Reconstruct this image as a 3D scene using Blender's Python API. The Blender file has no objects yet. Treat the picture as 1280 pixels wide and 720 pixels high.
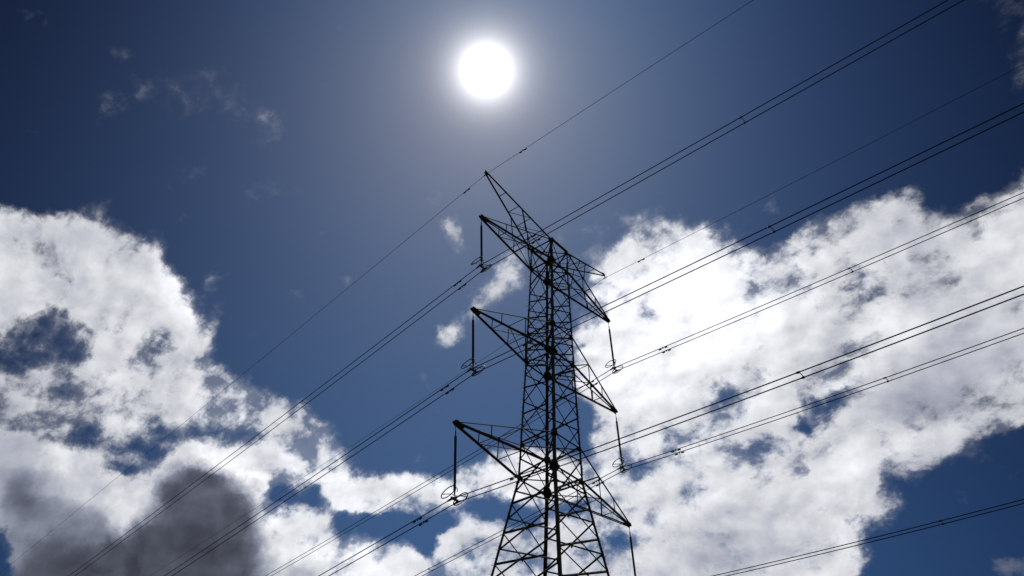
import bpy, math, random
from mathutils import Vector, Matrix

# ------------------------------------------------------------------ survey of the place (tower-width units, S metres each)
FIT = {'f': 1060.78197, 'pitch': 0.68283, 'roll': 0.02897, 'yaw': 0.05681, 'cx': 38.40779, 'cy': 29.78526, 'aM': 1.19655, 'aB': 1.44183, 'zTl': 41.22127, 'zTu': 43.1727, 'zMl': 32.85023, 'zMu': 35.21614, 'zBl': 24.15546, 'zBu': 26.47988, 'AT': 7.66767, 'AM': 7.88341, 'AB': 8.68529, 'tT': 41.03969, 'tM': 32.77578, 'tB': 24.20599, 'AE': 7.51116, 'zE': 45.77609, 'I': 4.71561, 'aG': 0.16622, 'su': -0.07514, 'sv': 0.23981, 'b': 0.46728, 'sr': -0.0575, 'kr': 0.00147, 'sl': -0.1074, 'kl': 0.00045, 'ser': -0.05366, 'ker': 0.00158, 'sel': -0.09339, 'kel': 0.0004, 'eh': 0.33918, 'ar': 0.06983, 'al': -0.08628, 'br': -0.00129, 'bl': -0.00021}
S, EYE = 0.85, 1.6
def W(u, v, z): return Vector((u * S, v * S, z * S + EYE))

scn = bpy.context.scene
C = scn.collection
EXPO = 0.0

# ------------------------------------------------------------------ camera
az = math.atan2(-FIT['cy'], -FIT['cx']) + FIT['yaw']
pt, ro = FIT['pitch'], FIT['roll']
fw = Vector((math.cos(az) * math.cos(pt), math.sin(az) * math.cos(pt), math.sin(pt)))
rt = Vector((math.sin(az), -math.cos(az), 0)); up = rt.cross(fw)
R_ = rt * math.cos(ro) + up * math.sin(ro); U_ = -rt * math.sin(ro) + up * math.cos(ro)
cd = bpy.data.cameras.new('camera'); cam = bpy.data.objects.new('camera', cd); C.objects.link(cam)
cd.sensor_width = 36.0; cd.lens = FIT['f'] / 1280 * 36.0; cd.clip_start = 0.1; cd.clip_end = 9000
cam.matrix_world = Matrix(((R_.x, U_.x, -fw.x, FIT['cx'] * S), (R_.y, U_.y, -fw.y, FIT['cy'] * S), (R_.z, U_.z, -fw.z, EYE), (0, 0, 0, 1)))
scn.camera = cam
scn.render.resolution_x, scn.render.resolution_y = 1024, 576
scn.view_settings.view_transform = 'Standard'; scn.view_settings.look = 'None'
scn.view_settings.exposure = EXPO; scn.view_settings.gamma = 1; scn.view_settings.use_curve_mapping = False
scn.render.engine = 'CYCLES'

# ------------------------------------------------------------------ sun and sky
SUN = (fw + R_ * ((608 - 640) / FIT['f']) + U_ * ((360 - 88) / FIT['f'])).normalized()
sl = bpy.data.lights.new('sun', 'SUN'); sl.energy = 2.5; sl.angle = math.radians(0.5); sl.color = (1, .95, .88)
so = bpy.data.objects.new('sun', sl); C.objects.link(so)
so.rotation_euler = SUN.to_track_quat('Z', 'Y').to_euler()

SKY_TABLES={
"Da":[(-0.8427,-0.1970,"490 506 525 542 558 577 593 610 626 635 649 663 675 689 705 709 707 708 714 729 725 708 676 644 632 639 661 656 635 593 540 552 428 292 130 63 53 52 88 81 64 80 59 76 88 149 216 230 270 464 683 759 783 812 817 790 786 803 805 836 999 883 813 823 837 805 790 773 692 699 589 568 482 338 312 304 271 273 250 194 254 214 182 108 36 0 139 265 314 208 104 89 66 28 27 40 43 73 93 115 153 169 199 241 260 297 327 353 399 421 467 496"),
(-0.6400,0.5414,"226 204 181 160 142 124 110 98 88 82 75 69 64 59 57 47 39 30 25 27 19 11 0 11 24 12 21 26 5 1 35 79 164 314 418 397 378 359 377 357 329 328 319 321 325 353 396 395 431 539 609 695 707 704 704 694 690 695 722 738 615 737 803 829 834 851 858 850 858 825 844 847 897 938 957 971 957 970 960 900 822 797 771 730 690 682 554 489 449 539 674 702 698 695 687 705 738 753 774 798 810 847 873 880 904 924 947 963 962 984 983 999"),
(-0.6773,0.4187,"674 658 637 617 599 578 563 550 539 535 532 534 534 527 518 512 505 494 483 481 481 496 523 547 559 554 531 524 535 555 604 649 763 892 787 744 784 798 840 840 801 806 810 829 822 815 805 762 665 723 834 855 829 803 820 862 881 886 904 913 824 875 933 927 921 945 949 932 921 837 860 827 879 976 999 996 990 967 917 855 769 776 787 800 800 753 709 684 668 639 709 613 534 479 423 386 289 210 194 182 130 51 34 22 37 0 5 29 45 59 74 106"),
(-0.4149,0.5511,"247 229 210 193 180 169 164 165 174 187 191 200 213 236 267 309 341 395 459 529 557 530 505 453 426 373 313 257 244 222 83 63 99 189 460 534 528 544 482 483 477 505 532 610 612 639 653 568 500 498 271 126 76 65 81 83 92 117 154 223 247 310 339 310 295 298 308 274 211 188 147 160 189 98 61 104 171 180 303 511 761 857 850 790 821 861 796 763 685 737 849 943 999 919 870 841 783 736 697 648 565 428 335 262 207 92 27 6 0 1 33 105"),
(-0.6525,0.4179,"667 654 648 644 645 651 658 668 683 694 711 733 747 763 789 806 825 849 872 874 873 837 763 779 767 713 745 755 722 653 525 423 418 430 392 369 306 294 202 211 304 307 332 295 325 367 367 439 633 623 639 644 669 720 715 633 599 601 580 594 461 697 748 753 730 688 673 686 721 847 819 890 917 702 697 748 779 785 781 805 969 999 955 896 763 632 493 261 208 186 307 392 526 632 738 776 801 850 880 902 902 857 829 792 750 595 481 401 295 174 60 0"),
(-0.4355,0.6372,"867 856 835 813 782 744 707 658 611 584 531 467 412 388 385 391 416 433 441 447 412 312 240 181 139 157 122 118 135 238 401 520 664 624 508 404 297 194 109 64 18 0 18 39 37 30 112 128 211 403 484 459 473 426 318 176 153 233 389 425 552 191 262 293 298 361 373 346 405 302 345 338 317 554 574 575 577 554 535 540 349 374 379 408 459 513 801 971 999 825 614 585 573 565 518 489 454 406 390 377 350 303 278 269 261 276 289 310 366 394 456 474"),
(-0.3794,0.5039,"517 543 565 581 583 578 568 550 525 503 456 407 372 334 296 258 236 234 252 255 296 309 389 333 336 384 380 398 413 502 493 416 416 249 464 644 569 605 584 545 615 605 589 568 628 613 608 521 361 239 21 35 52 29 0 38 41 52 135 200 358 58 28 100 169 255 295 246 223 169 368 471 465 785 789 857 851 948 999 957 658 534 404 340 467 447 176 155 200 378 178 99 251 203 189 216 262 312 374 440 514 570 610 644 620 559 475 394 329 236 226 304"),
(-0.4347,0.4718,"462 464 461 462 475 497 532 595 653 675 706 712 682 620 545 483 467 436 407 398 391 412 409 458 401 310 412 471 436 331 470 524 528 591 617 589 583 545 448 381 412 389 355 507 525 568 630 666 571 448 339 274 287 271 234 184 189 306 438 649 693 964 885 976 999 932 913 876 462 277 188 216 171 408 546 572 598 599 571 487 252 66 0 84 105 108 156 216 273 250 547 713 824 674 646 687 704 726 716 697 654 580 534 480 424 321 284 304 329 391 444 552"),
(-0.3507,0.2978,"401 422 438 455 478 508 546 610 681 734 789 818 811 796 789 812 849 871 862 827 795 683 613 607 499 342 325 316 397 366 363 424 225 383 588 500 383 356 532 558 443 442 387 354 430 540 642 810 839 775 358 228 249 307 241 47 44 217 312 477 406 838 752 683 694 615 626 689 538 674 723 808 819 693 626 554 502 499 516 562 741 744 959 999 872 789 78 120 225 834 889 763 620 551 547 454 267 138 65 0 6 108 146 204 293 714 927 956 914 971 895 868"),
(-0.2992,0.4813,"557 501 432 369 320 277 269 316 405 483 449 467 475 431 399 393 397 406 423 435 430 355 349 401 395 303 353 376 397 337 249 271 451 408 215 230 204 268 274 291 473 504 450 407 445 483 555 463 399 316 272 315 313 297 332 360 331 297 293 417 527 655 755 707 690 663 647 595 300 248 27 75 62 89 93 181 221 389 535 665 814 612 520 476 505 511 999 873 805 214 101 0 37 16 88 67 168 173 198 246 319 597 633 574 546 561 523 486 464 407 386 344"),
(-0.4994,0.2801,"847 825 767 704 636 559 515 504 503 506 577 647 698 737 751 774 798 793 744 644 617 634 557 525 522 625 613 606 678 612 484 405 471 329 378 523 517 621 847 869 801 755 720 540 642 802 720 609 468 505 366 478 496 582 660 686 668 609 569 757 974 717 771 695 655 640 622 621 647 738 831 936 933 734 763 714 564 649 557 334 402 323 389 429 316 530 675 888 955 999 695 789 833 811 799 744 632 477 478 515 530 616 723 822 901 943 982 943 826 354 23 0"),
(-0.3389,0.3702,"211 292 418 530 597 644 654 619 560 542 499 448 427 459 519 582 628 667 679 705 636 431 416 410 398 298 82 0 148 380 346 418 411 676 918 819 753 598 483 427 531 564 508 571 467 381 382 408 217 325 540 665 705 616 485 350 422 629 838 717 278 602 404 384 428 444 439 427 546 476 418 342 450 490 389 325 279 357 383 395 473 368 347 364 608 843 600 227 153 224 846 754 692 466 262 237 193 172 187 233 468 803 939 999 971 624 429 354 249 249 270 353"),
(-0.3840,0.3680,"127 130 175 237 342 483 594 694 799 874 796 665 566 523 499 465 419 377 341 284 308 340 482 406 421 360 457 501 520 611 776 887 448 425 488 583 495 494 586 591 524 480 410 290 346 287 505 754 999 905 682 579 618 588 487 440 443 483 409 211 57 626 462 459 539 509 535 584 411 697 529 511 468 638 558 498 442 453 481 527 464 265 350 391 623 761 654 698 728 869 753 402 149 313 507 479 472 591 617 647 678 552 523 520 576 490 537 634 683 420 140 0"),
(-0.2458,0.3792,"274 318 405 489 552 626 646 589 512 472 456 511 499 344 218 197 210 202 180 167 161 261 285 425 537 506 491 524 417 410 536 446 267 253 215 94 120 187 352 387 502 521 524 431 426 424 410 156 372 515 526 587 649 645 686 671 430 124 62 193 523 999 436 263 319 274 214 106 196 211 117 181 127 186 279 420 450 614 657 695 136 250 438 625 651 558 545 130 232 0 305 518 799 911 834 681 361 173 83 22 132 219 320 459 509 545 537 510 436 356 309 269"),
(-0.3034,0.4009,"502 482 461 438 398 355 345 381 403 353 321 179 89 182 262 316 347 393 422 414 490 718 839 855 876 628 550 496 531 665 477 340 175 332 357 544 583 603 493 363 290 222 149 152 229 324 594 712 439 564 590 435 437 286 150 221 368 494 524 385 178 203 421 485 524 591 629 615 425 404 310 396 453 703 715 652 509 476 359 275 174 102 304 377 512 554 999 607 350 0 381 398 489 534 538 550 460 323 263 196 189 344 419 484 531 580 573 497 383 364 451 575"),
(-0.2392,0.3151,"600 594 562 544 584 660 692 670 589 441 330 273 308 315 331 385 454 527 583 615 606 476 462 406 375 320 212 180 229 327 186 56 64 356 344 329 232 301 723 835 520 583 685 673 657 503 338 201 90 607 853 672 374 378 472 406 264 271 544 508 214 819 466 390 432 495 489 392 351 376 179 255 352 554 543 494 582 354 283 213 140 340 454 364 531 736 576 304 311 166 447 248 197 123 51 192 591 993 999 853 568 139 0 37 177 635 835 741 493 334 273 379"),
(-0.2484,0.2695,"899 913 830 721 560 364 293 376 443 356 347 272 266 261 195 188 206 313 495 704 722 503 615 479 374 207 240 279 393 456 434 737 999 892 695 493 298 276 271 361 759 911 707 660 482 245 509 578 686 591 439 608 554 464 432 510 510 340 143 130 176 185 460 472 508 668 795 911 816 582 485 496 359 712 225 234 227 171 174 558 641 397 402 275 645 621 55 0 412 399 289 373 322 426 849 915 820 548 427 293 180 305 490 651 592 538 509 596 752 637 325 1"),
(-0.2974,0.2693,"424 525 655 753 754 700 628 519 430 433 487 500 476 508 503 433 353 293 285 310 391 476 563 474 425 690 696 671 546 513 786 813 535 500 657 777 767 702 688 599 194 143 256 388 475 647 566 492 397 468 558 366 489 610 506 466 558 707 803 940 502 96 435 699 704 757 688 557 705 284 374 274 211 286 344 350 370 373 476 639 465 953 980 863 560 334 190 330 536 412 664 676 637 548 408 380 473 502 507 517 595 524 401 378 369 754 955 999 936 399 0 142"),
(-0.2691,0.2503,"594 528 492 480 529 630 650 536 413 396 380 396 435 436 351 295 330 411 517 549 606 593 555 843 846 604 299 274 413 547 969 999 590 706 287 372 189 487 703 771 374 271 408 430 606 841 755 278 350 775 453 264 363 582 639 569 320 0 10 621 789 854 467 555 571 555 490 346 767 777 694 635 797 926 654 473 256 226 242 492 532 691 513 473 492 431 669 520 536 256 572 952 612 400 257 206 303 494 536 580 729 939 816 568 411 87 217 525 756 670 518 479"),
(-0.2689,0.3134,"794 717 511 347 347 446 491 459 354 218 199 238 345 414 415 438 448 442 451 501 521 601 564 263 284 620 637 568 472 430 491 506 595 298 590 541 623 573 350 232 239 254 346 479 467 560 642 515 753 764 821 429 311 360 470 498 430 373 449 471 635 999 554 422 396 394 369 306 455 580 310 390 380 297 460 502 565 561 455 339 43 249 596 823 704 494 0 440 519 838 614 309 308 268 182 330 560 661 529 296 126 564 704 777 770 512 330 304 363 418 382 505"),
(-0.2615,0.2695,"376 480 606 695 670 577 517 500 510 602 694 750 690 624 428 281 258 268 321 394 398 378 407 815 794 508 547 629 438 228 325 248 176 366 654 677 447 324 732 806 596 612 441 549 462 345 30 301 618 452 201 220 526 607 507 484 514 441 306 440 806 313 416 621 636 582 565 715 852 327 571 610 465 606 441 440 491 292 262 369 0 376 999 829 353 555 739 295 550 728 731 261 174 337 407 538 690 596 491 404 450 476 500 704 884 468 260 244 252 460 643 595"),
(-0.3067,0.2752,"507 488 397 334 377 466 509 518 442 220 398 579 776 821 758 707 599 520 485 419 495 390 381 564 507 379 317 351 378 387 602 731 999 724 505 863 596 565 531 461 601 562 524 408 495 543 386 653 797 548 444 401 238 456 540 384 335 555 708 721 758 645 425 323 383 427 400 391 617 614 680 538 632 528 527 448 361 557 618 585 240 518 652 653 616 437 986 583 417 0 194 423 407 580 626 615 699 716 682 601 363 131 370 579 656 593 555 603 671 380 446 535"),
(-0.2448,0.2507,"431 316 173 87 167 326 405 396 388 459 572 723 733 516 413 353 312 331 403 576 664 887 999 801 708 587 378 356 556 726 473 311 914 883 848 755 683 359 443 375 312 517 469 649 490 229 0 134 129 237 437 416 329 406 586 663 616 467 163 353 514 737 556 496 496 501 484 470 636 383 384 364 522 661 422 604 757 655 571 558 433 425 490 406 585 482 444 548 611 889 432 395 756 679 359 272 309 503 558 564 441 511 481 319 355 775 764 593 594 400 369 373"),
(-0.2535,0.2306,"794 766 608 461 397 412 418 403 364 336 699 823 629 534 518 437 374 375 456 631 590 415 422 624 516 472 421 454 660 763 801 560 125 225 916 682 611 411 241 319 680 620 489 331 267 516 999 815 596 280 372 556 774 794 788 658 445 299 363 715 334 483 423 588 632 484 403 357 591 633 265 601 663 554 407 397 600 526 563 500 557 605 428 491 454 498 581 372 736 467 574 733 737 454 298 234 338 625 741 794 601 0 209 663 745 672 568 463 292 557 677 479"),
(-0.2594,0.2558,"712 718 593 487 486 541 563 523 574 597 486 531 618 464 338 293 328 423 531 526 561 585 637 478 299 407 496 586 638 615 611 508 443 0 245 705 518 665 524 400 491 456 385 668 671 480 171 563 446 346 301 435 327 351 535 590 498 619 891 585 307 999 481 436 465 429 427 603 834 638 497 492 408 810 639 248 140 278 540 727 547 474 539 415 548 606 325 677 522 424 607 411 181 928 791 479 256 253 426 722 703 447 396 523 467 505 479 450 370 575 489 683"),
(-0.1913,0.2085,"132 367 514 628 697 713 675 578 536 460 140 0 226 391 493 578 671 637 515 313 340 617 598 757 819 638 414 359 453 520 735 570 552 336 100 299 508 832 219 88 701 663 684 299 325 236 349 487 408 100 268 273 141 402 468 515 622 542 322 695 593 673 537 395 508 700 702 541 565 550 923 400 328 187 171 368 648 774 694 519 461 583 324 305 423 866 515 229 631 672 999 429 467 321 446 319 524 587 576 611 530 107 178 607 600 577 276 296 690 857 444 360"),
(-0.1832,0.2591,"728 765 342 0 76 341 495 515 536 877 999 407 38 249 343 382 410 390 347 314 253 172 207 464 548 501 512 517 529 490 345 304 562 601 330 190 326 392 537 511 417 442 467 416 338 295 277 233 361 488 682 346 90 8 174 417 614 629 642 475 370 538 161 443 368 379 400 354 343 644 466 355 436 377 404 444 308 331 343 516 574 720 663 317 69 294 498 102 542 318 570 763 673 257 420 412 286 463 524 461 3 225 388 639 657 486 403 398 365 322 439 408"),
(-0.2852,0.2563,"525 646 674 657 528 326 228 272 318 539 841 999 737 443 474 533 527 494 462 348 475 691 704 545 595 460 410 374 415 450 548 756 859 264 0 407 447 687 613 506 426 509 628 600 657 533 427 545 404 469 594 807 769 421 406 474 453 549 602 415 480 337 689 674 487 412 439 509 404 461 632 524 389 505 644 513 554 634 544 348 570 457 507 619 744 598 491 432 463 430 781 629 613 575 236 352 669 645 577 516 493 469 472 627 675 494 403 498 608 509 451 593"),
(-0.2272,0.1807,"566 721 694 637 561 465 416 443 513 355 180 341 598 695 673 607 560 515 487 461 479 374 493 458 397 505 600 680 800 880 796 787 732 647 602 689 668 604 997 999 292 441 640 342 265 263 355 310 546 683 278 776 645 429 354 358 439 538 462 486 526 887 974 743 487 528 544 389 351 411 647 680 636 452 399 632 618 475 441 364 870 570 585 467 623 840 642 71 852 465 630 420 622 423 650 684 531 369 489 703 710 616 480 529 579 637 757 612 0 441 791 602"),
(-0.1632,0.1427,"342 207 288 419 632 869 919 794 436 186 583 968 511 212 200 346 471 627 736 693 722 457 586 273 9 703 638 596 609 757 651 390 639 703 67 552 408 850 642 533 794 683 687 274 472 541 525 475 439 531 374 453 976 501 247 210 350 450 581 633 17 443 589 999 912 669 501 159 755 721 967 449 720 656 244 508 372 592 476 723 0 773 836 326 287 709 303 810 861 551 24 220 942 734 353 486 731 792 662 300 76 537 769 484 544 622 509 410 210 725 635 575"),
(-0.1287,0.2249,"206 92 336 536 466 275 155 114 248 999 701 0 58 466 419 375 284 251 255 285 381 562 566 238 25 312 446 571 617 506 508 335 517 376 256 353 309 312 288 229 646 618 462 256 43 143 344 559 281 67 134 713 336 488 402 244 157 208 330 579 770 707 171 45 277 446 465 452 471 158 284 490 490 469 554 373 214 196 247 367 162 485 505 436 588 474 135 690 313 236 200 797 452 19 140 377 681 552 360 142 426 443 429 204 285 473 502 422 124 162 354 514"),
(-0.1442,0.2026,"621 340 297 291 298 348 420 415 566 558 234 280 221 329 377 401 504 492 529 566 522 382 310 427 378 281 237 260 481 551 593 398 789 248 240 339 340 627 763 404 293 613 530 454 270 186 492 519 553 215 600 536 667 578 399 301 222 169 383 580 646 294 191 583 566 372 355 463 379 600 40 224 334 456 461 337 552 594 404 87 430 225 999 673 0 335 485 368 77 639 246 273 497 480 707 381 201 240 263 551 759 580 277 50 664 740 210 93 666 505 381 352"),
(-0.1493,0.1839,"485 460 353 286 348 477 547 603 666 144 406 446 167 636 753 670 497 369 270 223 353 684 712 215 496 686 534 396 272 216 430 654 323 356 472 496 463 339 246 511 814 503 496 504 409 429 250 252 434 509 636 605 833 348 46 231 516 430 231 375 999 398 0 736 708 575 531 484 377 474 413 440 370 483 709 537 376 133 209 375 613 676 272 462 666 597 198 633 436 448 261 236 559 674 564 284 163 325 480 668 578 174 304 688 636 366 502 490 332 486 395 509")],
"Db":[(-1.4683,-0.0000,"999 999 999 999 966 909 840 755 657 453 257 170 77 65 39 19 0 11 56 124 143 62 106 182 188 204 236 246 216 205 227 287 380 473 552 667 752 834 888 935 959 956 940 933 959 982 994 998 999 999 999 999 999 999 999 999 999 999 999 999 999 999 999 999 999 999 999 999 999 999 999 999"),
(-1.0949,1.0578,"508 508 508 508 555 622 679 723 754 718 758 897 994 999 966 966 913 849 735 606 576 500 317 307 280 243 164 94 75 49 15 5 3 0 51 223 322 426 486 513 514 508 518 529 520 513 510 508 508 508 508 508 508 508 508 508 508 508 508 508 508 508 508 508 508 508 508 508 508 508 508 508"),
(-1.3182,0.6734,"661 661 661 661 558 379 195 50 0 110 269 472 754 828 886 955 999 994 882 731 727 745 510 443 442 456 450 476 574 655 717 774 790 792 774 804 796 786 766 721 689 672 670 664 676 671 664 662 661 661 661 661 661 661 661 661 661 661 661 661 661 661 661 661 661 661 661 661 661 661 661 661"),
(-1.1133,0.9694,"534 534 534 534 452 315 270 369 572 794 999 735 545 551 600 636 629 578 468 404 189 0 122 169 376 529 635 718 815 860 810 709 558 378 344 481 528 565 536 538 543 585 604 625 595 559 542 536 534 534 534 534 534 534 534 534 534 534 534 534 534 534 534 534 534 534 534 534 534 534 534 534"),
(-0.7725,0.7220,"516 516 516 516 296 171 295 484 485 0 114 462 686 782 831 642 498 377 283 103 286 467 571 863 952 999 990 818 695 567 407 269 184 225 306 180 183 217 388 511 531 514 531 545 524 523 519 517 517 516 516 516 516 516 516 516 516 516 516 516 516 516 516 516 516 516 516 516 516 516 516 516"),
(-1.0420,0.8027,"564 564 564 564 579 533 462 455 544 643 490 410 274 288 312 507 633 783 953 999 782 656 570 584 519 499 561 603 674 649 647 643 640 485 254 23 0 191 389 520 584 624 649 653 629 590 572 566 564 564 564 564 564 564 564 564 564 564 564 564 564 564 564 564 564 564 564 564 564 564 564 564"),
(-0.6471,0.8201,"441 441 441 441 356 345 486 445 228 183 506 999 330 279 271 241 324 496 623 887 772 145 0 185 838 904 713 451 266 231 220 210 410 541 488 558 550 558 474 479 385 422 440 428 431 440 441 441 441 441 441 441 441 441 441 441 441 441 441 441 441 441 441 441 441 441 441 441 441 441 441 441"),
(-0.7625,0.9989,"432 432 432 432 429 313 327 508 708 538 247 294 566 524 483 439 469 341 0 436 999 718 93 10 260 434 539 622 518 436 409 471 464 523 490 401 334 372 418 466 480 410 356 344 350 388 418 429 432 432 432 432 432 432 432 432 432 432 432 432 432 432 432 432 432 432 432 432 432 432 432 432"),
(-0.4831,0.6788,"415 415 415 415 647 999 658 149 191 76 491 954 758 539 393 324 374 291 19 154 553 329 361 365 577 436 162 107 350 525 666 784 664 528 478 161 0 145 321 452 464 489 455 416 431 434 422 417 416 415 415 415 415 415 415 415 415 415 415 415 415 415 415 415 415 415 415 415 415 415 415 415"),
(-0.7450,0.5385,"580 580 580 580 573 728 999 752 188 501 959 0 424 542 675 769 799 727 259 584 654 543 296 692 728 624 744 644 512 473 503 626 663 615 463 519 547 667 738 677 632 656 757 734 722 651 603 585 581 580 580 580 580 580 580 580 580 580 580 580 580 580 580 580 580 580 580 580 580 580 580 580"),
(-0.6470,0.5510,"540 540 540 540 0 358 568 368 644 999 386 537 618 476 264 484 724 798 498 158 450 714 458 532 943 782 361 319 324 360 503 741 803 612 385 389 555 719 544 544 527 546 495 508 513 516 531 537 539 540 540 540 540 540 540 540 540 540 540 540 540 540 540 540 540 540 540 540 540 540 540 540"),
(-0.4088,0.4383,"482 482 482 482 240 57 959 435 433 605 522 325 695 940 885 339 0 321 755 671 164 176 656 266 54 588 675 607 289 84 261 656 999 944 799 225 30 421 537 409 508 508 512 394 418 467 480 482 482 482 482 482 482 482 482 482 482 482 482 482 482 482 482 482 482 482 482 482 482 482 482 482"),
(-0.5214,0.5620,"481 481 481 481 65 188 255 447 171 785 674 519 616 543 472 632 356 0 94 999 594 481 590 719 744 252 211 329 459 487 511 438 393 345 649 638 393 277 414 430 504 572 623 575 524 500 487 482 481 481 481 481 481 481 481 481 481 481 481 481 481 481 481 481 481 481 481 481 481 481 481 481"),
(-0.4667,0.3776,"552 552 552 552 424 648 616 0 917 410 719 360 507 758 782 299 129 200 825 708 774 771 345 767 554 625 666 416 332 518 823 971 337 94 232 500 690 835 999 870 715 613 545 583 559 565 558 554 553 552 552 552 552 552 552 552 552 552 552 552 552 552 552 552 552 552 552 552 552 552 552 552"),
(-0.4717,0.4124,"533 533 533 533 609 763 799 383 596 698 148 262 364 588 999 514 517 654 354 946 334 342 629 137 818 740 523 437 371 572 746 745 543 319 303 755 896 211 0 271 451 429 408 439 506 530 534 534 533 533 533 533 533 533 533 533 533 533 533 533 533 533 533 533 533 533 533 533 533 533 533 533"),
(-0.3396,0.5077,"400 400 400 400 249 742 47 999 317 359 225 125 494 643 446 350 457 132 479 688 271 253 396 207 455 740 203 0 483 789 566 284 445 579 292 24 315 814 715 400 268 254 248 302 369 390 398 400 400 400 400 400 400 400 400 400 400 400 400 400 400 400 400 400 400 400 400 400 400 400 400 400"),
(-0.5690,0.4481,"559 559 559 559 323 555 597 539 770 392 455 523 756 629 406 330 692 944 245 780 752 0 633 999 387 318 596 687 469 520 725 589 530 619 404 600 538 647 661 474 435 417 366 408 450 516 545 556 559 559 559 559 559 559 559 559 559 559 559 559 559 559 559 559 559 559 559 559 559 559 559 559"),
(-0.5230,0.3295,"613 613 613 613 0 891 678 652 673 356 940 261 877 828 450 410 338 791 999 366 820 625 507 436 642 556 524 517 886 732 708 358 458 703 716 856 690 336 205 545 599 663 681 687 660 639 622 615 613 613 613 613 613 613 613 613 613 613 613 613 613 613 613 613 613 613 613 613 613 613 613 613"),
(-0.3691,0.3409,"519 519 519 519 566 324 734 801 581 391 239 575 476 422 889 625 461 145 902 266 912 171 290 658 930 74 0 767 926 445 400 622 999 483 135 529 661 645 486 450 404 527 587 517 513 512 517 519 519 519 519 519 519 519 519 519 519 519 519 519 519 519 519 519 519 519 519 519 519 519 519 519"),
(-0.2874,0.3230,"470 470 470 470 399 2 999 885 7 307 451 594 812 504 21 274 913 44 701 460 354 761 539 237 287 326 776 385 484 486 727 966 135 382 0 687 522 279 457 516 254 261 289 218 415 458 468 470 471 470 470 470 470 470 470 470 470 470 470 470 470 470 470 470 470 470 470 470 470 470 470 470"),
(-0.3271,0.4548,"418 418 418 418 607 10 473 572 108 624 475 384 328 321 661 227 222 647 419 67 999 158 733 426 289 622 444 0 392 579 573 503 166 200 568 285 413 644 278 236 521 474 495 395 416 438 427 420 418 418 418 418 418 418 418 418 418 418 418 418 418 418 418 418 418 418 418 418 418 418 418 418"),
(-0.3790,0.2214,"631 631 631 631 421 736 306 780 808 552 931 611 0 603 999 663 979 475 826 313 774 479 785 438 975 367 752 646 152 472 812 829 466 753 907 994 16 471 737 721 398 398 240 492 614 638 637 633 631 631 631 631 631 631 631 631 631 631 631 631 631 631 631 631 631 631 631 631 631 631 631 631"),
(-0.3002,0.2359,"559 559 559 559 177 975 676 608 593 793 42 554 620 285 455 866 971 246 778 449 803 52 629 657 15 999 819 328 708 516 405 596 900 0 827 993 490 165 851 880 767 752 660 693 675 586 567 561 559 559 559 559 559 559 559 559 559 559 559 559 559 559 559 559 559 559 559 559 559 559 559 559"),
(-0.4094,0.2369,"633 633 633 633 790 648 218 712 461 775 806 630 644 808 724 342 696 449 666 487 776 635 651 890 427 784 729 671 163 763 552 436 999 977 0 857 794 370 404 726 956 807 545 629 700 638 632 632 633 633 633 633 633 633 633 633 633 633 633 633 633 633 633 633 633 633 633 633 633 633 633 633"),
(-0.3034,0.4012,"430 430 430 430 690 467 309 147 457 507 515 171 734 540 195 242 610 310 458 401 603 136 999 0 775 354 489 593 468 334 177 408 371 446 349 340 542 390 693 531 354 434 504 709 505 450 436 431 430 430 430 430 430 430 430 430 430 430 430 430 430 430 430 430 430 430 430 430 430 430 430 430"),
(-0.2747,0.3195,"462 462 462 462 573 624 210 624 301 707 302 400 873 351 625 99 421 518 637 403 391 540 62 630 617 0 999 403 163 573 406 534 681 174 829 249 611 361 446 317 96 340 544 627 569 510 474 464 462 462 462 462 462 462 462 462 462 462 462 462 462 462 462 462 462 462 462 462 462 462 462 462"),
(-0.2557,0.4381,"368 368 368 368 318 260 510 230 654 221 393 380 224 397 500 0 999 66 381 415 339 382 297 429 306 397 345 247 358 364 498 208 301 522 578 184 503 425 290 24 316 817 647 401 423 371 364 367 368 368 368 368 368 368 368 368 368 368 368 368 368 368 368 368 368 368 368 368 368 368 368 368"),
(-0.2192,0.3690,"372 372 372 372 341 171 397 758 498 185 240 464 314 447 444 0 358 748 249 501 132 441 490 114 672 5 449 190 459 457 468 301 594 144 415 533 276 298 589 760 999 756 481 275 394 391 381 375 373 372 372 372 372 372 372 372 372 372 372 372 372 372 372 372 372 372 372 372 372 372 372 372"),
(-0.2126,0.2768,"434 434 434 434 804 297 344 378 469 617 434 342 223 946 383 26 527 604 438 458 351 438 48 729 515 631 258 23 999 342 0 713 315 525 487 809 279 33 780 146 438 141 309 553 503 480 452 438 435 434 434 434 434 434 434 434 434 434 434 434 434 434 434 434 434 434 434 434 434 434 434 434"),
(-0.1963,0.3391,"366 366 366 366 710 282 454 343 485 542 154 135 538 527 0 786 369 204 650 330 366 34 32 500 659 247 458 305 150 320 718 330 73 656 628 276 394 306 271 305 999 386 222 225 422 369 365 366 366 366 366 366 366 366 366 366 366 366 366 366 366 366 366 366 366 366 366 366 366 366 366 366"),
(-0.2846,0.2609,"521 521 521 521 542 477 380 793 663 366 434 552 448 689 283 831 226 679 522 442 566 526 555 415 514 600 476 602 165 540 654 741 531 513 388 670 589 252 958 0 254 872 999 498 602 585 546 528 522 521 521 521 521 521 521 521 521 521 521 521 521 521 521 521 521 521 521 521 521 521 521 521"),
(-0.3395,0.2771,"550 550 550 550 473 475 533 476 794 346 686 583 516 378 552 853 492 466 462 567 579 558 666 510 576 348 999 0 682 582 406 549 762 712 361 512 642 559 542 291 662 371 510 698 440 507 540 548 550 550 550 550 550 550 550 550 550 550 550 550 550 550 550 550 550 550 550 550 550 550 550 550"),
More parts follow.
